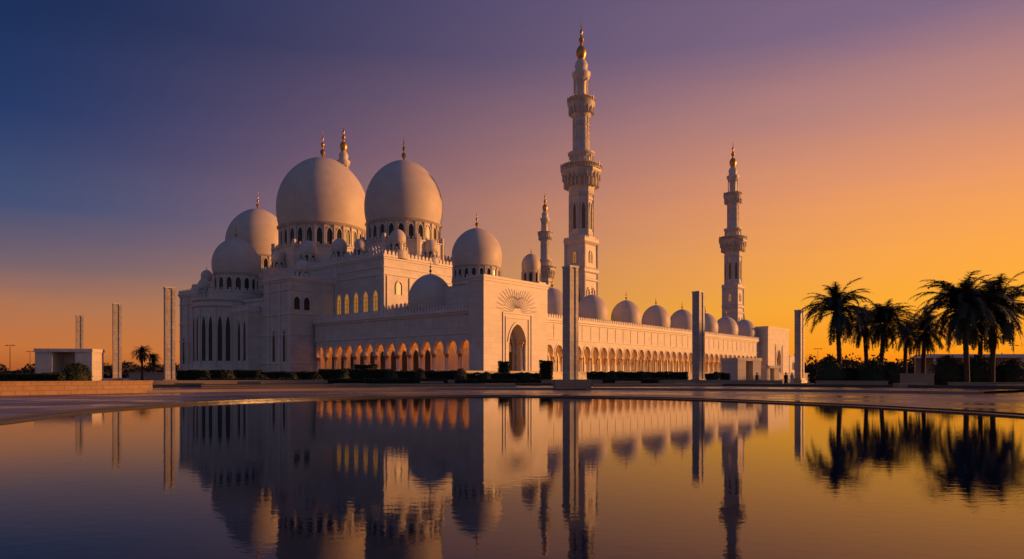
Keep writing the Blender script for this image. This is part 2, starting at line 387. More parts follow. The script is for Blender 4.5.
def portal(label, a, b, lx, ly, h, hw, relief=True, dm=None, dR=5, back=None):
    t = thing('portal_block', label, 'gateway', W(a, b, PZ), TH)
    x0, x1, y0, y1 = -lx/2, lx/2, -ly/2, ly/2; z1 = h-PZ
    zt = z1*.52; zs = zt*.62
    arch_wall_block(t, x0, x1, y0, y1, -.1, z1, hw, zs, zt, 3.0, back)
    m = MB()
    for (q0, q1) in ((hw+.9, .3), (hw+1.9, .2)):
        top = zt+(1.2 if q0 < hw+1 else 2.2)
        m.box(-q0-q1, -q0, y0-.18, y0-.003, .1, top); m.box(q0, q0+q1, y0-.18, y0-.003, .1, top); m.box(-q0-q1, q0+q1, y0-.18, y0-.003, top+.002, top+.3)
    ca = arch_curve(hw, zs, zt, 16); cb = arch_curve(hw+.45, zs, zt+.6, 16)
    for k in range(16):
        m.quad((cb[k][0],y0-.15,cb[k][1]),(ca[k][0],y0-.15,ca[k][1]),(ca[k+1][0],y0-.15,ca[k+1][1]),(cb[k+1][0],y0-.15,cb[k+1][1]))
    part('portal_frame', m, TRIM, t)
    m = MB(); m.box(x0-.15, x1+.15, y0-.15, y1+.15, z1-.9, z1-.3); m.box(x0-.3, x1+.3, y0-.3, y1+.3, z1-.298, z1+.25); part('cornice', m, TRIM, t)
    d = link('door', arch_window_mesh(hw*.6, zt*.78, .5, SCREEN, .3), t, (0, y0+2.95, 0))
    lt = link('window', arch_window_mesh(.5, 1.6, .2, LITW, .3, mull=False), t, (0, y0+2.6, zt*.42))
    cm = column_mesh(zs, .3); cap = capital_mesh(.3)
    for x in (-hw+.5, hw-.5):
        c = link('column', cm, t, (x, y0+.8, 0)); link('capital', cap, c, (0, 0, zs-.92))
    if relief:
        m = MB()
        def petal(cx, cz, ang, ln, wd, y, s0=0.0):
            n = 10; L_ = []; R_ = []
            for i in range(n+1):
                s = i/n; wv = wd*math.sin(PI*s)**.8
                px, pz = cx+math.cos(ang)*ln*(s0+(1-s0)*s), cz+math.sin(ang)*ln*(s0+(1-s0)*s)
                nx, nz = -math.sin(ang), math.cos(ang)
                L_.append((px+nx*wv, y, pz+nz*wv)); R_.append((px-nx*wv, y, pz-nz*wv))
            for i in range(n):
                mid0 = tuple((p+q)/2 for p, q in zip(L_[i], R_[i])); mid1 = tuple((p+q)/2 for p, q in zip(L_[i+1], R_[i+1]))
                mid0 = (mid0[0], y-.09, mid0[2]); mid1 = (mid1[0], y-.09, mid1[2])
                m.quad(R_[i], R_[i+1], mid1, mid0); m.quad(mid0, mid1, L_[i+1], L_[i])
        zc = zt+2.7
        for k in range(21):
            an = PI*(.0+k/20); ex = 1+.75*abs(math.cos(an))
            petal(0, zc, an, 2.9*ex, .19, y0-.004, .25)
            if k < 20:
                an2 = PI*((k+.5)/20); ex2 = 1+.75*abs(math.cos(an2)); petal(0, zc, an2, 4.6*ex2*.9, .16, y0-.004, .6)
        part('carved_relief', m, TRIM, t)
    if dm: dome(t, (dm[0], dm[1], z1-.1), dR, dR*1.56, 3.2, 20, fin=dR*.75, base_r=dR*.98, base_h=1.3)
    return t
portal('square portal block with tall arched doorway and a dome on its roof', -56.1, -19.1, 22, 4.2, 22.3, 2.9, dm=(1.1, 11.1), dR=5.9, back=(-4.6, 20))
portal('corner gateway block at the far right end of the domed arcade', 124, -9, 26, 16, 21.5, 2.6, relief=False)
m = MB(); m.box(-5,5,-4,4,0,7.5); m.box(-5.3,5.3,-4.3,4.3,7.52,8.0)
t = thing('annex_block', 'low plain white block beside the corner gateway at the arcade end', 'building', W(146, -12, PZ), TH); part('wall', m, MARBLE, t)
link('window', ws, t, (0, -4, 1.5))

# ------------------------------------------------------------------ minarets
def make_minaret(label, loc, grp=None):
    t = thing('minaret', label, 'minaret', loc, TH)
    m = MB(); q = math.sqrt(2)
    def sq(hw, z): return (hw*q*.78, z)
    m.lathe([sq(5.4,-.1),sq(5.4,3),sq(4.9,3.4),sq(4.7,14),sq(5.1,14.3),sq(5.1,15),sq(4.6,15.3),sq(4.55,17.5),sq(4.8,17.7),sq(4.8,18.1),sq(4.5,18.3),sq(4.45,29.6),sq(4.8,29.9),sq(4.8,30.4),sq(4.45,30.6),sq(4.45,32),sq(4.95,32.4),sq(4.95,33.2),sq(4.4,33.6),sq(4.3,40.5),sq(4.95,41.5),sq(4.95,42.4),sq(4.1,42.8)], 4, rot=PI/4)
    for k in range(4):
        a = PI/4+PI/2*k
        m.lathe([(.38,3.4),(.38,40.6),(.5,41)], 8, cx=4.55*math.cos(a)*q*.76, cy=4.55*math.sin(a)*q*.76)
    for (hh, zz, st) in ((3.86, 42.4, .8), (3.86, 33.2, .8), (3.98, 15, .9)):
        for yy in (-hh+.15, hh-.15):
            merlons(m, -hh, hh, yy, zz, 'x', step=st, w=.5, h=.7); merlons(m, -hh, hh, yy, zz, 'y', step=st, w=.5, h=.7)
    base = part('square_base', m, MARBLE, t)
    wm = wmesh(.62, 7.5, SCREEN, .3); wsml = wmesh(.6, 3.4, LITW, .3); wlow = wmesh(.9, 5, SCREEN, .3)
    for k in range(4):
        a = PI/2*k; c, s = math.cos(a), math.sin(a)
        for off_ in (-1.5, 1.5):
            link('window', wm, base, (3.5*c-off_*s, 3.5*s+off_*c, 20), a+PI/2)
        link('window', wsml, base, (3.42*c, 3.42*s, 35.2), a+PI/2)
        link('window', wlow, base, (3.72*c, 3.72*s, 6.5), a+PI/2)
    m = MB()
    m.lathe([(4.2,42.3),(4.2,43.2),(3.8,43.6),(3.75,44.6),(3.62,44.7),(3.55,54),(3.75,54.2),(3.75,54.8),(3.6,55.5),(3.95,56),(3.8,57),(4.2,58.5),(4.9,60.2),(5.8,61.8),(6.2,62.6),(6.25,63.2),(5.2,63.3)], 8, rot=PI/8)
    m.ring_boxes(8, 3.72, .3, .3, 43.4, 56, rot=PI/8)
    m.ring_boxes(24, 4.6, .28, 1.5, 58.2, 60.6); m.ring_boxes(24, 5.3, .28, 1.0, 60.4, 62.2, rot=PI/24)
    osh = part('octagonal_shaft', m, MARBLE, t)
    wo = wmesh(.6, 7.8, SCREEN, .25)
    for k in range(8):
        a = 2*PI*k/8; link('window', wo, osh, (3.36*math.cos(a), 3.36*math.sin(a), 45.4), a+PI/2)
    def balcony(r, z, h, nn):
        m = MB(); m.lathe([(r, z), (r, z+.18), (r-.25, z+.2)], 24)
        m.ring_boxes(nn, r-.12, .14, .14, z+.18, z+h); m.lathe([(r+.02, z+h), (r+.02, z+h+.2), (r-.3, z+h+.21)], 24)
        m.ring_boxes(8, r-.05, .3, .3, z+.18, z+h+.6)
        return m
    part('balcony', balcony(6.3, 63.3, 1.3, 48), TRIM, t)
    m = MB()
    m.lathe([(3.0,63.5),(3.0,67.2),(4.1,68.2),(4.1,68.7),(2.75,68.8),(2.6,69.2),(2.4,79.2),(2.8,79.7),(3.1,81),(4.1,83),(4.25,83.6),(3.5,83.7)], 24)
    m.ring_boxes(12, 3.5, .3, .4, 63.6, 67.8)
    m.ring_boxes(12, 2.5, .18, .26, 69, 79.4)
    m.ring_boxes(16, 3.4, .22, 1.0, 80.4, 82.6)
    for z in (71.6, 74.2, 76.8): m.lathe([(2.66, z), (2.66, z+.3), (2.3, z+.31)], 24)
    part('round_shaft', m, MARBLE, t, smooth=True)
    part('balcony', balcony(4.25, 83.75, 1.1, 32), TRIM, t)
    m = MB()
    m.lathe([(1.5,83.8),(1.5,90),(2.4,91.3),(2.8,92.4),(2.8,93),(2.0,93.1),(1.8,94.5),(2.05,95.3),(1.7,96.3),(.9,97.3)], 20)
    m.ring_boxes(8, 2.2, .3, .3, 84, 91.4)
    part('lantern', m, TRIM, t, smooth=True)
    m = MB()
    m.lathe([(.9,97),(1.2,97.6),(1.55,98.8),(1.5,99.9),(1.0,100.9),(.45,101.4),(.4,102.2),(.8,102.7),(.8,103.4),(.35,103.9),(.25,105),(.5,105.4),(.45,105.9),(.16,106.3),(.12,108),(.02,109)], 16)
    part('finial', m, GOLD, t, smooth=True)
    return t
def copy_tree(o, parent=None):
    c = o.copy(); col.objects.link(c); c.parent = parent
    for ch in list(o.children): copy_tree(ch, c)
    return c
mn = make_minaret('tallest nearest minaret with gold tip, centre right', (21, 207, 0))
mn['group'] = 'minarets of the mosque'
for lab, x, y in (('slim minaret standing right of the tallest one near the arcade end', 101.6, 314),
                  ('farthest slim minaret seen just left of the tallest one', 19.3, 399),
                  ('minaret whose gold tip shows behind the largest dome', -72, 292)):
    c = copy_tree(mn); c.location = (x, y, 0); c['label'] = lab

# ------------------------------------------------------------------ ground, pool
def catmull(P, n=10):
    out = []; N = len(P)
    for i in range(N):
        p0, p1, p2, p3 = P[i-1], P[i], P[(i+1) % N], P[(i+2) % N]
        for k in range(n):
            t = k/n
            out.append(tuple(.5*((2*p1[j])+(-p0[j]+p2[j])*t+(2*p0[j]-5*p1[j]+4*p2[j]-p3[j])*t*t+(-p0[j]+3*p1[j]-3*p2[j]+p3[j])*t**3) for j in (0, 1)))
    return out
pool = catmull([(-16.6,21.8),(-17.9,29.5),(-16.8,37.7),(-13,44),(-7.8,47.9),(-.9,49.7),(6,47.6),(11.8,43),(15.6,37),(18,31.2),(19.2,25.4),(19,16),(16,5),(9,-5),(0,-8),(-9,-5),(-14.5,4),(-16,13)])
C0 = (0, 22)
def off(P, d):
    N = len(P); o = []
    for i in range(N):
        tx, ty = P[(i+1) % N][0]-P[i-1][0], P[(i+1) % N][1]-P[i-1][1]; l = math.hypot(tx, ty)
        nx, ny = -ty/l, tx/l
        if (P[i][0]-C0[0])*nx+(P[i][1]-C0[1])*ny < 0: nx, ny = -nx, -ny
        o.append((P[i][0]+nx*d, P[i][1]+ny*d))
    return o
def ringmesh(m, P, Q, zp, zq, mi=0):
    N = len(P)
    for i in range(N):
        j = (i+1) % N
        q = [(P[i][0],P[i][1],zp),(P[j][0],P[j][1],zp),(Q[j][0],Q[j][1],zq),(Q[i][0],Q[i][1],zq)]
        m.quad(*q, mi=mi)
m = MB(); m.quad(*[(x, y, 0.0) for x, y in pool])
m2, nt, b = newmat('pool_water')
b.inputs['Base Color'].default_value = (.003, .010, .032, 1); b.inputs['Roughness'].default_value = .006; b.inputs['IOR'].default_value = 1.24
tc = nd(nt, 'ShaderNodeTexCoord'); mp = nd(nt, 'ShaderNodeMapping'); mp.inputs['Scale'].default_value = (1, 1.5, 1)
nt.links.new(tc.outputs['Object'], mp.inputs[0])
n1 = nd(nt, 'ShaderNodeTexNoise'); n1.inputs['Scale'].default_value = 3.6; n1.inputs['Detail'].default_value = 4; n1.inputs['Roughness'].default_value = .55; nt.links.new(mp.outputs[0], n1.inputs['Vector'])
n3 = nd(nt, 'ShaderNodeTexNoise'); n3.inputs['Scale'].default_value = .3; n3.inputs['Detail'].default_value = 2; nt.links.new(mp.outputs[0], n3.inputs['Vector'])
h = mth(nt, 'MULTIPLY', n1.outputs[0], mth(nt, 'ADD', n3.outputs[0], .15))
bp = nd(nt, 'ShaderNodeBump'); bp.inputs['Strength'].default_value = .23; bp.inputs['Distance'].default_value = .009
nt.links.new(h, bp.inputs['Height']); nt.links.new(bp.outputs[0], b.inputs['Normal'])
tag(part('water', m, m2), 'still dark pool water mirroring the mosque', 'water', kind='structure')
m = MB()
ringmesh(m, pool, pool, -.3, .05); ringmesh(m, pool, off(pool, .7), .05, .05); ringmesh(m, off(pool, .7), off(pool, .7), .05, .12)
tag(part('pool_kerb', m, KERB), 'dark stone rim around the pool', 'kerb', kind='structure')

m3, nt, b = newmat('plaza_paving')
tc = nd(nt, 'ShaderNodeTexCoord')
br = nd(nt, 'ShaderNodeTexBrick'); nt.links.new(tc.outputs['Object'], br.inputs['Vector']); br.inputs['Scale'].default_value = 1
br.inputs['Brick Width'].default_value = 1.6; br.inputs['Row Height'].default_value = .8; br.inputs['Mortar Size'].default_value = .02
br.inputs['Color1'].default_value = (.32, .21, .15, 1); br.inputs['Color2'].default_value = (.20, .135, .10, 1); br.inputs['Mortar'].default_value = (.06, .04, .03, 1)
n1 = nd(nt, 'ShaderNodeTexNoise'); n1.inputs['Scale'].default_value = .16; n1.inputs['Detail'].default_value = 7; nt.links.new(tc.outputs['Object'], n1.inputs['Vector'])
pr = nd(nt, 'ShaderNodeMapRange'); pr.inputs[1].default_value = .4; pr.inputs[2].default_value = .6; nt.links.new(n1.outputs[0], pr.inputs[0])
c = mixc(nt, pr.outputs[0], br.outputs[0], (.12, .085, .065)); nt.links.new(c, b.inputs['Base Color'])
mr = nd(nt, 'ShaderNodeMapRange'); mr.inputs[1].default_value = .4; mr.inputs[2].default_value = .6; mr.inputs[3].default_value = .5; mr.inputs[4].default_value = .14
nt.links.new(n1.outputs[0], mr.inputs[0]); nt.links.new(mr.outputs[0], b.inputs['Roughness'])
n5 = nd(nt, 'ShaderNodeTexNoise'); n5.inputs['Scale'].default_value = 3; nt.links.new(tc.outputs['Object'], n5.inputs['Vector'])
bp = nd(nt, 'ShaderNodeBump'); bp.inputs['Strength'].default_value = .3; bp.inputs['Distance'].default_value = .03; nt.links.new(n5.outputs[0], bp.inputs['Height']); nt.links.new(bp.outputs[0], b.inputs['Normal'])
PAVE = m3
m = MB(); P0 = off(pool, .7); N = len(P0)
def circ(r):
    o = []
    for p in P0:
        a = math.atan2(p[1]-C0[1], p[0]-C0[0]); o.append((C0[0]+r*math.cos(a), C0[1]+r*math.sin(a)))
    return o
prev = P0
for r in (45, 120, 400, 1200, 6000):
    q = circ(r); ringmesh(m, prev, q, .12, .12); prev = q
tag(part('ground', m, PAVE), 'reddish stone plaza paving around the pool', 'ground', kind='structure')
LIGHTP = stone('pale_paving', (.40, .29, .20), rough=.3, course=0, var=.1)
def arc_strip(name, r0, r1, a0, a1, z0, z1, mat, cx=0, cy=22, seg=60):
    m = MB()
    for k in range(seg):
        t0, t1 = R(a0+(a1-a0)*k/seg), R(a0+(a1-a0)*(k+1)/seg)
        p = [(cx+r*math.cos(t), cy+r*math.sin(t)) for r, t in ((r0,t0),(r0,t1),(r1,t1),(r1,t0))]
        m.quad(*[(x,y,z1) for x,y in p]);
        m.quad((*p[0],z0),(*p[1],z0),(*p[1],z1),(*p[0],z1)); m.quad((*p[2],z0),(*p[3],z0),(*p[3],z1),(*p[2],z1))
    return part(name, m, mat)
tag(arc_strip('pavement_band', 30.5, 31.3, 12, 168, .0, .124, KERB), kind='structure')
tag(arc_strip('pavement_band', 36, 38.0, 12, 168, .0, .124, LIGHTP), kind='structure')
tag(arc_strip('terrace_step', 46, 47.2, 40, 150, .1, .34, LIGHTP), kind='structure')
tag(arc_strip('terrace', 47.2, 60, 40, 150, .1, .33, PAVE), kind='structure')
tag(arc_strip('terrace_kerb', 60, 60.6, 40, 150, .1, .62, KERB), kind='structure')
tag(arc_strip('terrace_kerb', 72, 72.6, 62, 142, .1, .95, LIGHTP), kind='structure')
m = MB(); m.box(-84, 156, -30, 116, -.5, PZ); m.box(-84.3, 156.3, -30.3, 116.3, PZ-.35, PZ-.05)
tag(part('mosque_terrace', m, stone('terrace_stone', (.42, .33, .25), course=.4, width=1.4), None, W(0,0,0), TH), kind='structure')
m = MB()
for k in range(8): m.box(-66, -46, -30.4-.5*k-.5, -30.3-.5*k if k else -30.31, .0, PZ-.3*(k+1)+.1)
tag(part('terrace_stair', m, LIGHTP, None, W(0,0,0), TH), kind='structure')

# ------------------------------------------------------------------ pylons
def pylon(label, px, Y, w=.76):
    t = thing('stone_pylon', label, 'pillar', G(px, Y, .12), R(36), 'tall square pylons around the plaza')
    m = MB(); h = 12.9; q = w*.62
    for s in (-1, 1):
        m.box(s*w-(q if s > 0 else 0), s*w+(0 if s > 0 else q), -w, w, .9, h)
    m.box(-w+q+.001, w-q-.001, -w+.1, w-.1, .9, h-.1)
    part('shaft', m, PYLON, t)
    m = MB(); m.box(-.95, .95, -.95, .95, 0, .6); m.box(-.75, .75, -.75, .75, .602, .9); part('plinth', m, LIGHTP, t)
    m = MB(); m.box(-w-.05, w+.05, -w-.05, w+.05, h+.002, h+.2); part('cap', m, TRIM, t)
for lab, px, Y in (('tallest looking square stone pylon in front of the main minaret', 570.5, 73), ('square stone pylon standing before the domed arcade', 698.5, 95),
                   ('small square pylon right of the arcade end, left of the palms', 799.5, 122), ('tall square pylon at left edge of the mosque', 169.5, 90.5),
                   ('middle one of three pylons left of the mosque', 117, 111), ('smallest leftmost square pylon rising behind the white pavilion', 79.5, 132)):
    pylon(lab, px, Y, .6)

# ------------------------------------------------------------------ small buildings
def pavilion(label, px, Y, w, d, h, ow=.4, rz=0):
    t = thing('pavilion', label, 'pavilion', G(px, Y, .1), rz)
    m = MB(); o = w*ow/2
    m.box(-w/2, -o, -d/2, d/2, 0, h-.5); m.box(o, w/2, -d/2, d/2, 0, h-.5); m.box(-o, o, d/2-.4, d/2, 0, h-.5)
    part('wall', m, MARBLE, t)
    m = MB(); m.box(-w/2-.12, w/2+.12, -d/2-.12, d/2+.12, h-.498, h); part('roof', m, TRIM, t)
    m = MB(); m.box(-o+.2, o-.2, d/2-.5, d/2-.403, 0, h*.6); part('door', m, SCREEN, t)
    return t
pavilion('low white box pavilion at far left with open doorway', 70, 108, 8.2, 4, 5.6, .4, R(8))
pavilion('small white kiosk in front of the arcade right end', 741, 118, 5.2, 4, 4.4, .3, R(25))
pavilion('narrow white block beside the small white kiosk', 766, 124, 3.4, 3, 3.2, .3, R(25))
t = thing('canopy_shelter', 'long low flat-roofed shelter behind the right palm trees', 'shelter', G(985, 120, .1), 0)
m = MB(); m.box(-11, 14, -2.5, 2.5, 4.5, 5.1); part('roof', m, TRIM, t)
for x in (-10, -5, 0, 5, 10, 13):
    m = MB(); m.box(-.2, .2, -.2, .2, 0, 4.5); part('post', m, TRIM, t, (x, -2, 0))
m = MB(); m.box(-11, 14, 2, 2.4, 0, 4.5); part('wall', m, LIGHTP, t)
def wall_seg(name, label, p, q, h, th, mat, z=.1):
    L = math.hypot(q[0]-p[0], q[1]-p[1]); a = math.atan2(q[1]-p[1], q[0]-p[0])
    t = thing(name, label, 'wall', (p[0], p[1], z), a)
    m = MB(); m.box(0, L, 0, th, 0, h-.12); part('wall_body', m, mat, t)
    m = MB(); m.box(-.05, L+.05, -.06, th+.06, h-.118, h); part('coping', m, SAND if mat is SAND else LIGHTP, t)
wall_seg('low_wall', 'low ochre stone wall at the left edge of the plaza', (-40, 44), (-30, 57), 1.05, .5, SAND)
wall_seg('low_wall', 'long pale kerb wall below the left hedges', (-30, 66), (-3, 74), .55, .5, LIGHTP)
wall_seg('low_wall', 'long pale kerb wall right of the nearest pylon', (9, 75), (30, 78), .5, .5, LIGHTP)
def wpx(label, p0, p1, Y0, Y1, h):
    a, b_ = G(p0, Y0), G(p1, Y1); wall_seg('low_wall', label, a[:2], b_[:2], h, .5, LIGHTP)
wpx('low stone wall under the leftmost three palms', 816, 888, 84, 81, .8)
wpx('low stone wall under the small middle palms', 900, 934, 84, 82, 1.7)
wpx('low stone wall at the right edge below the biggest palms', 948, 1050, 77, 72, .7)
def block(label, px, Y, w, d, h):
    t = thing('stone_bench', label, 'bench', G(px, Y, .1), R(6))
    m = MB(); m.box(-w/2, w/2, -d/2, d/2, .12, h); part('seat', m, LIGHTP, t)
    m = MB(); m.box(-w/2+.15, w/2-.15, -d/2+.1, d/2-.1, 0, .118); part('base', m, KERB, t)
block('pale stone block at the foot of the nearest pylon', 572, 68, 3.6, 1.6, 1.05)
block('pale stone bench left of the nearest pylon below the portal', 500, 72, 3.2, .9, .6)
block('pale stone bench below the left pylon', 190, 76, 3, .9, .6)
block('leftmost pale stone bench on the plaza below the mosque bay', 250, 80, 2.6, .9, .75)
block('pale stone bench on the plaza under the arched arcade', 350, 74, 3.4, .9, .6)
block('pale stone bench between the arcade and the portal doorway', 432, 82, 2.8, .9, .75)
block('pale stone bench just right of the nearest pylon', 628, 84, 3, .9, .75)
block('pale stone bench in front of the second pylon', 690, 78, 3.2, .9, .6)
block('pale stone bench left of the palm trees', 800, 76, 3, .9, .6)
block('pale stone bench under the small middle palms', 910, 68, 3, .9, .7)
block('pale stone bench at the far right under the biggest palms', 1008, 64, 3.2, .9, .6)

# ------------------------------------------------------------------ hedges and foliage
def leaf_box(L, D, H, n, s=.13, wob=.12, rounded=False):
    m = MB()
    if rounded: m.lathe([(L*.36,0),(L*.44,H*.3),(L*.4,H*.65),(L*.2,H*.88)], 10)
    else: m.box(-L/2+.15, L/2-.15, -D/2+.15, D/2-.15, 0, H-.2)
    ph = random.uniform(0, 6)
    for i in range(n):
        f = random.random()
        v = random.uniform(0, 1)
        if rounded:
            a = random.uniform(0, 2*PI); e = random.uniform(-.3, 1)*PI/2; q = random.uniform(.85, 1.1)
            p = [L/2*q*math.cos(e)*math.cos(a), L/2*q*math.cos(e)*math.sin(a), H*.42+H*.58*q*math.sin(e)]
        elif f < .45: p = [random.uniform(-.5, .5)*L, -D/2, v*H]
        elif f < .55: p = [random.uniform(-.5, .5)*L, D/2, v*H]
        elif f < .9: p = [random.uniform(-.5, .5)*L, random.uniform(-.5, .5)*D, H]
        else: p = [random.choice((-.5, .5))*L, random.uniform(-.5, .5)*D, v*H]
        p = [c+random.gauss(0, .05) for c in p]
        if not rounded:
            bump = .07*math.sin(p[0]*1.7+ph)+.06*math.sin(p[0]*4.1+p[2]*3)
            if .55 <= f < .9: p[2] += bump+random.random()*wob*.8-.1
            elif f < .45: p[1] -= bump*.6
        d1 = Vector((random.gauss(0,1), random.gauss(0,1), random.gauss(0,1))).normalized()*s*random.uniform(.6, 1.5)
        d2 = d1.cross(Vector((random.gauss(0,1), random.gauss(0,1), random.gauss(0,1)))).normalized()*s*.6
        P = Vector(p); m.quad(tuple(P-d1), tuple(P+d2), tuple(P+d1), tuple(P-d2))
    return m
def hedge(label, p, L, D, H, rz=0, name='hedge', n=None, rounded=False, group=None):
    tag(part(name, leaf_box(L, D, H, n or int(300*(L*H+L*D)*.6), rounded=rounded), HEDGE_M, None, (*p[:2], .1), rz), label, 'hedge' if name == 'hedge' else 'shrub', group)
for lab, p0, p1, Y, H in (('clipped dark hedge between the left pylon and the arcade', 180, 260, 112, 2.2), ('short clipped hedge left of the arched arcade', 263, 319, 108, 1.9),
                       ('long clipped hedge below the left half of the arched arcade', 321, 393, 106, 2.3), ('clipped hedge below the right half of the arched arcade', 396, 464, 104, 2.0),
                       ('clipped hedge in front of the portal steps', 466, 540, 104, 1.7), ('clipped hedge between the nearest and second pylons', 588, 686, 110, 1.9),
                       ('short clipped hedge right of the second pylon', 706, 728, 108, 1.7)):
    a = G(p0, Y); b_ = G(p1, Y); hedge(lab, ((a[0]+b_[0])/2, Y), b_[0]-a[0], 2.2, H)
for lab, p0, p1, Y, H in (('lower front hedge under the mosque bay at left', 200, 300, 92, .9), ('lower front hedge below the middle arches', 330, 446, 90, .9),
                       ('lower front hedge below the portal doorway', 456, 540, 90, .85), ('lower front hedge right of the nearest pylon', 604, 676, 92, .9)):
    a = G(p0, Y); b_ = G(p1, Y); hedge(lab, ((a[0]+b_[0])/2, Y), b_[0]-a[0], 1.4, H)
for lab, px, Y, w, H in (('dark square trimmed shrub left of the doorway', 504, 118, 1.9, 3.7), ('dark square trimmed shrub right of the doorway', 546, 120, 2.2, 3.9),
                      ('dark trimmed shrub under the middle of the arched arcade', 366, 112, 3.2, 3.1)):
    hedge(lab, G(px, Y), w, w, H, name='shrub')
hedge('dark rounded shrub in front of the left pavilion', G(77, 96), 3.4, 3.4, 3.0, name='shrub', n=1500, rounded=True)
ordn = ['first', 'second', 'third', 'fourth', 'fifth', 'sixth', 'seventh', 'eighth', 'ninth', 'tenth', 'eleventh', 'twelfth', 'thirteenth', 'fourteenth']
for i, px in enumerate((206, 228, 262, 292, 316, 344, 392, 420, 460, 486, 528, 612, 646, 716)):
    w_ = random.uniform(1.3, 2.2)
    hedge(ordn[i]+' small round bush from the left in the row before the mosque', G(px, 98+random.uniform(-4, 4)), w_, w_, random.uniform(1.4, 2.4), name='shrub', n=420, rounded=True, group='small bushes in front of the mosque')
for lab, p0, p1, Y, H in (('dark hedge under the leftmost palms', 812, 892, 94, 2.4), ('dark hedge beneath the biggest palms at right', 940, 1040, 90, 2.6)):
    a = G(p0, Y); b_ = G(p1, Y); hedge(lab, ((a[0]+b_[0])/2, Y), b_[0]-a[0], 2.4, H)
for lab, px, w_, H in (('round bush at the foot of the leftmost palm', 830, 4.0, 3.7), ('round bush between the second and third palms', 872, 3.6, 3.2), ('round bush just right of the third palm', 891, 3.0, 3.0), ('round bush left of the biggest palm', 947, 3.8, 3.8),
                       ('round bush between the two biggest palms', 979, 4.2, 3.9), ('round bush at the right edge beyond the biggest palms', 1012, 3.8, 3.3)):
    hedge(lab, G(px, 88), w_, w_, H, name='shrub', n=1000, rounded=True)
hedge('low dark hedge at far left behind the ochre wall', G(10, 88), 14, 2, 1.6)

def palm_crown(Lf, n, seed):
    rnd = random.Random(seed); m = MB()
    for i in range(n):
        az = rnd.uniform(0, 2*PI); el = R(rnd.choice((rnd.uniform(45, 88), rnd.uniform(20, 65), rnd.uniform(-10, 35), rnd.uniform(-55, -5))))
        L = Lf*rnd.uniform(.85, 1.08)*(0.78 if el < -.1 else 1); p = Vector((0, 0, 0)); seg = 12; droop = R(rnd.uniform(75, 120))
        side = Vector((-math.sin(az), math.cos(az), 0)); prev = p
        for k in range(seg):
            t = (k+1)/seg; e = el-droop*t**1.5*(1 if el > 0 else .6)
            e = max(e, R(-86))
            d = Vector((math.cos(az)*math.cos(e), math.sin(az)*math.cos(e), math.sin(e)))
            q = prev+d*(L/seg); w = .05*(1-t)+.012
            m.quad(tuple(prev-side*w), tuple(q-side*w), tuple(q+side*w), tuple(prev+side*w))
            if k >= 1:
                for j in range(4):
                    c = prev.lerp(q, (j+.5)/4); ll = L*.19*math.sin(PI*min(1, .14+t*.8))**.6*rnd.uniform(.7, 1.1)
                    for s in (-1, 1):
                        dd = (side*s*.85+d*.65+Vector((0,0,-.22))+Vector((rnd.gauss(0,.15), rnd.gauss(0,.15), rnd.gauss(0,.15)))).normalized()
                        m.quad(tuple(c-d*.046), tuple(c+d*.046), tuple(c+dd*ll))
            prev = q
    return m.mesh('crown', PALM_M)
crowns = [palm_crown(4.2, 100, 3), palm_crown(4.2, 88, 11), palm_crown(4.2, 108, 29)]
def palm(label, px, top, Htot, r, var, lean=(0, 0)):
    Y = (Htot-1.6)*F/(HZ-top); sc = r/3.1
    t = thing('palm_tree', label, 'palm tree', G(px, Y, .1), 0, 'date palms')
    hc = Htot-2.35*sc; m = MB(); n = 26; seg = 10
    rings = []
    for i in range(n+1):
        s = i/n; x, y = lean[0]*s*s, lean[1]*s*s; rr = (.31-.07*s)*(1.0+.12*(i % 2));
        if s < .06: rr *= 1.35
        if s > .84: rr *= 1.6
        rings.append([(x+rr*math.cos(2*PI*k/seg), y+rr*math.sin(2*PI*k/seg), hc*s) for k in range(seg)])
    for i in range(n):
        for k in range(seg):
            k2 = (k+1) % seg; m.quad(rings[i][k], rings[i][k2], rings[i+1][k2], rings[i+1][k])
    part('trunk', m, TRUNK_M, t)
    c = link('crown', crowns[var], t, (lean[0], lean[1], hc), random.uniform(0, 6)); c.scale = (sc, sc, sc*1.08)
palm('leftmost tall palm tree of the right group', 840, 290, 12.5, 3.8, 0, (-.5, 0))
palm('palm tree second from left, half merged with its neighbour', 867, 309, 11.5, 3.4, 1, (-.5, 0))
palm('palm tree third from left with upright crown', 881, 305, 11.5, 3.6, 2, (.5, 0))
palm('small palm tree left of the pair of small middle palms', 905, 322, 10, 2.9, 0, (.2, 0))
palm('small palm tree right in the middle of the group', 923, 315, 10.5, 3.4, 1, (.3, 0))
palm('biggest palm tree with wide crown at right', 967, 281, 13, 4.7, 2, (-.5, 0))
palm('large palm tree nearest the right edge, behind the biggest', 992, 284, 13, 4.6, 0, (.6, 0))
palm('shorter palm tree half hidden between the two biggest palms', 980, 300, 12, 4.0, 1, (.2, 0))
palm('tiny distant palm left of the left pylon', 142, 347, 9.5, 2.5, 1)
palm('tiny distant palm touching the left pylon', 153, 354, 8.4, 2.0, 2)

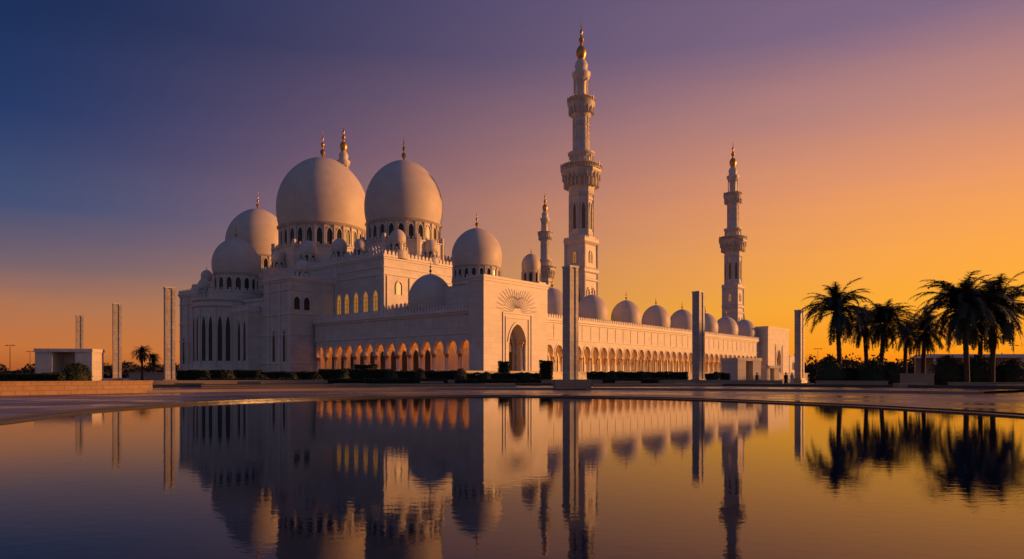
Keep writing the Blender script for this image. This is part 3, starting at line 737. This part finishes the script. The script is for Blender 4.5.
m = MB(); rnd = random.Random(5)
def clump(cx, cy, r, h, n):
    for i in range(n):
        a = rnd.uniform(0, 2*PI); rr = r*math.sqrt(rnd.random()); z = h*rnd.random()**.8*(1-.4*(rr/r)**2)
        p = Vector((cx+rr*math.cos(a), cy+rr*math.sin(a), z)); s = rnd.uniform(.4, 1.1)
        d1 = Vector((rnd.gauss(0,1), rnd.gauss(0,1), rnd.gauss(0,1))).normalized()*s; d2 = d1.cross(Vector((rnd.gauss(0,1), rnd.gauss(0,1), rnd.gauss(0,1)))).normalized()*s*.7
        m.quad(tuple(p-d1), tuple(p+d2), tuple(p+d1), tuple(p-d2))
for px0, px1, cnt, hh in ((-60, 185, 60, 9), (770, 1100, 110, 12), (640, 770, 14, 7)):
    for i in range(cnt):
        Y = rnd.uniform(330, 430); px = rnd.uniform(px0, px1); clump((px-512)/F*Y, Y, rnd.uniform(4, 9), hh*rnd.uniform(.45, 1.15), 280)
tag(part('far_woodland', m, WOOD_M), 'low dark band of distant trees along the horizon', 'woodland', kind='stuff')

# ------------------------------------------------------------------ lamps and people
def lamp(label, px, Y, h=8):
    t = thing('street_lamp', label, 'street lamp', G(px, Y, .1))
    m = MB(); m.lathe([(.16,0),(.16,.4),(.08,.5),(.05,h)], 10); part('post', m, METAL, t)
    m = MB(); m.box(-.9, .9, -.05, .05, h, h+.1); m.box(-1.1, -.5, -.15, .15, h-.08, h-.002); m.box(.5, 1.1, -.15, .15, h-.08, h-.002); part('lamp_head', m, METAL, t)
lamp('thin street lamp at the far left edge', 10, 150); lamp('thin street lamp just left of the white pavilion', 30, 190)
lamp('thin street lamp right of the arcade end', 818, 170); lamp('thin street lamp near the right edge behind the palms', 1014, 150)

def person(label, px, Y, robe, stride=.22, rz=0):
    t = thing('person', label, 'person', G(px, Y, .12), rz)
    V_ = [(0,0,.95),(0,0,1.15),(0,0,1.42),(0,0,1.54),(0,0,1.68),(.1,0,.9),(.11,stride*.5,.5),(.11,stride,.06),(.11,stride-.14,.03),(-.1,0,.9),(-.11,-stride*.4,.5),(-.11,-stride,.07),(-.11,-stride-.14,.03),
          (.2,0,1.42),(.25,.03,1.14),(.24,-.08,.9),(-.2,0,1.42),(-.25,-.03,1.14),(-.24,-.1,.9)]
    E = [(0,1),(1,2),(2,3),(3,4),(0,5),(5,6),(6,7),(7,8),(0,9),(9,10),(10,11),(11,12),(2,13),(13,14),(14,15),(2,16),(16,17),(17,18)]
    rad = [.15,.14,.16,.055,.11,.09,.065,.045,.04,.09,.065,.045,.04,.06,.045,.035,.06,.045,.035]
    me = bpy.data.meshes.new('body'); me.from_pydata(V_, E, []); me.materials.append(SKIN)
    o = link('body', me, t); sk = o.modifiers.new('skin', 'SKIN'); o.modifiers.new('sub', 'SUBSURF').levels = 1
    for i, r in enumerate(rad): me.skin_vertices[0].data[i].radius = (r, r*.85)
    me.skin_vertices[0].data[0].use_root = True
    m = MB(); m.lathe([(.26,.1),(.24,.5),(.19,.95),(.19,1.2),(.235,1.40),(.15,1.49),(.07,1.52)], 16)
    part('robe', m, robe, t, smooth=True)
    m = MB(); m.lathe([(.09,1.62),(.115,1.68),(.11,1.76),(.06,1.81)], 12); part('head_covering', m, robe, t, smooth=True)
person('person in dark robe walking near the corner gateway', 786, 84, CLOTH_D)
person('person in white robe walking beside the one in dark robe', 792, 86, CLOTH_W, .2, R(20))
person('person in dark clothes standing below the arcade end', 757, 90, CLOTH_D, .08, R(80))

# ------------------------------------------------------------------ sky
SUNV = Vector((1, .12, math.tan(R(7.5)))).normalized()
w = bpy.data.worlds.new('World'); bpy.context.scene.world = w; w.use_nodes = True
nt = w.node_tree; bg = nt.nodes['Background']; out = nt.nodes['World Output']
tc = nd(nt, 'ShaderNodeTexCoord'); sx = nd(nt, 'ShaderNodeSeparateXYZ'); nt.links.new(tc.outputs['Generated'], sx.inputs[0])
def ramp(stops, fac):
    r = nd(nt, 'ShaderNodeValToRGB'); e = r.color_ramp.elements
    while len(e) > 1: e.remove(e[0])
    e[0].position = stops[0][0]; e[0].color = (*lin(stops[0][1]), 1)
    for p, c in stops[1:]:
        k = e.new(p); k.color = (*lin(c), 1)
    nt.links.new(fac, r.inputs[0]); return r.outputs[0]
nz = nd(nt, 'ShaderNodeTexNoise'); nz.inputs['Scale'].default_value = 2.2; nz.inputs['Detail'].default_value = 6
mp = nd(nt, 'ShaderNodeMapping'); mp.inputs['Scale'].default_value = (1, 1, 7); nt.links.new(tc.outputs['Generated'], mp.inputs[0]); nt.links.new(mp.outputs[0], nz.inputs['Vector'])
z = mth(nt, 'ADD', mth(nt, 'MAXIMUM', sx.outputs[2], 0.0), mth(nt, 'MULTIPLY', mth(nt, 'SUBTRACT', nz.outputs[0], .5), .05), clamp=True)
left = ramp([(0,(165,86,40)),(.03,(196,112,56)),(.08,(172,112,80)),(.13,(118,96,104)),(.2,(60,76,116)),(.31,(28,54,102)),(.42,(18,42,84)),(.7,(28,50,96)),(1,(36,54,102))], z)
right = ramp([(0,(250,120,8)),(.035,(255,154,18)),(.09,(255,172,44)),(.16,(252,166,72)),(.24,(236,154,100)),(.33,(190,134,124)),(.42,(132,106,132)),(.7,(66,68,118)),(1,(46,56,105))], z)
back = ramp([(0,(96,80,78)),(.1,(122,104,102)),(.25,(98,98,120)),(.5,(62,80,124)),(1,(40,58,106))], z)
ln = mth(nt, 'SQRT', mth(nt, 'ADD', mth(nt, 'MULTIPLY', sx.outputs[0], sx.outputs[0]), mth(nt, 'MULTIPLY', sx.outputs[1], sx.outputs[1])))
xn = mth(nt, 'DIVIDE', sx.outputs[0], mth(nt, 'MAXIMUM', ln, .001)); yn = mth(nt, 'DIVIDE', sx.outputs[1], mth(nt, 'MAXIMUM', ln, .001))
mr = nd(nt, 'ShaderNodeMapRange'); mr.interpolation_type = 'SMOOTHSTEP'; mr.inputs[1].default_value = -.68; mr.inputs[2].default_value = .66; nt.links.new(xn, mr.inputs[0])
c = mixc(nt, mr.outputs[0], left, right)
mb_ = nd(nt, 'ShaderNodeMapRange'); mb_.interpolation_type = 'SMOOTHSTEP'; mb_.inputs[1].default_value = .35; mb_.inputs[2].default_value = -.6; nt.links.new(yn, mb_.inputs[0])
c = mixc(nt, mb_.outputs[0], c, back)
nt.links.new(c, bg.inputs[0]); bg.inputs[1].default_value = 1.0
sky = nd(nt, 'ShaderNodeTexSky'); sky.sky_type = 'NISHITA'; sky.sun_disc = False; sky.sun_elevation = R(7.5); sky.sun_rotation = math.atan2(SUNV.x, SUNV.y)
bg2 = nd(nt, 'ShaderNodeBackground'); nt.links.new(sky.outputs[0], bg2.inputs[0]); bg2.inputs[1].default_value = .002
ad = nd(nt, 'ShaderNodeAddShader'); nt.links.new(bg.outputs[0], ad.inputs[0]); nt.links.new(bg2.outputs[0], ad.inputs[1]); nt.links.new(ad.outputs[0], out.inputs[0])
ld = bpy.data.lights.new('sun', 'SUN'); ld.energy = 3.7; ld.angle = R(2.5); ld.color = (1, .42, .12)
so = bpy.data.objects.new('sun', ld); col.objects.link(so); so.rotation_euler = SUNV.to_track_quat('Z', 'Y').to_euler()

cd = bpy.data.cameras.new('camera'); co = bpy.data.objects.new('camera', cd); col.objects.link(co)
co.location = (0, 0, CAMZ); co.rotation_euler = (R(90), 0, 0); cd.lens = 24.01; cd.sensor_width = 36; cd.shift_y = (HZ-279.5)/1024
cd.clip_start = .1; cd.clip_end = 12000
sc = bpy.context.scene; sc.camera = co
sc.view_settings.view_transform = 'Standard'; sc.view_settings.look = 'None'; sc.view_settings.exposure = 0
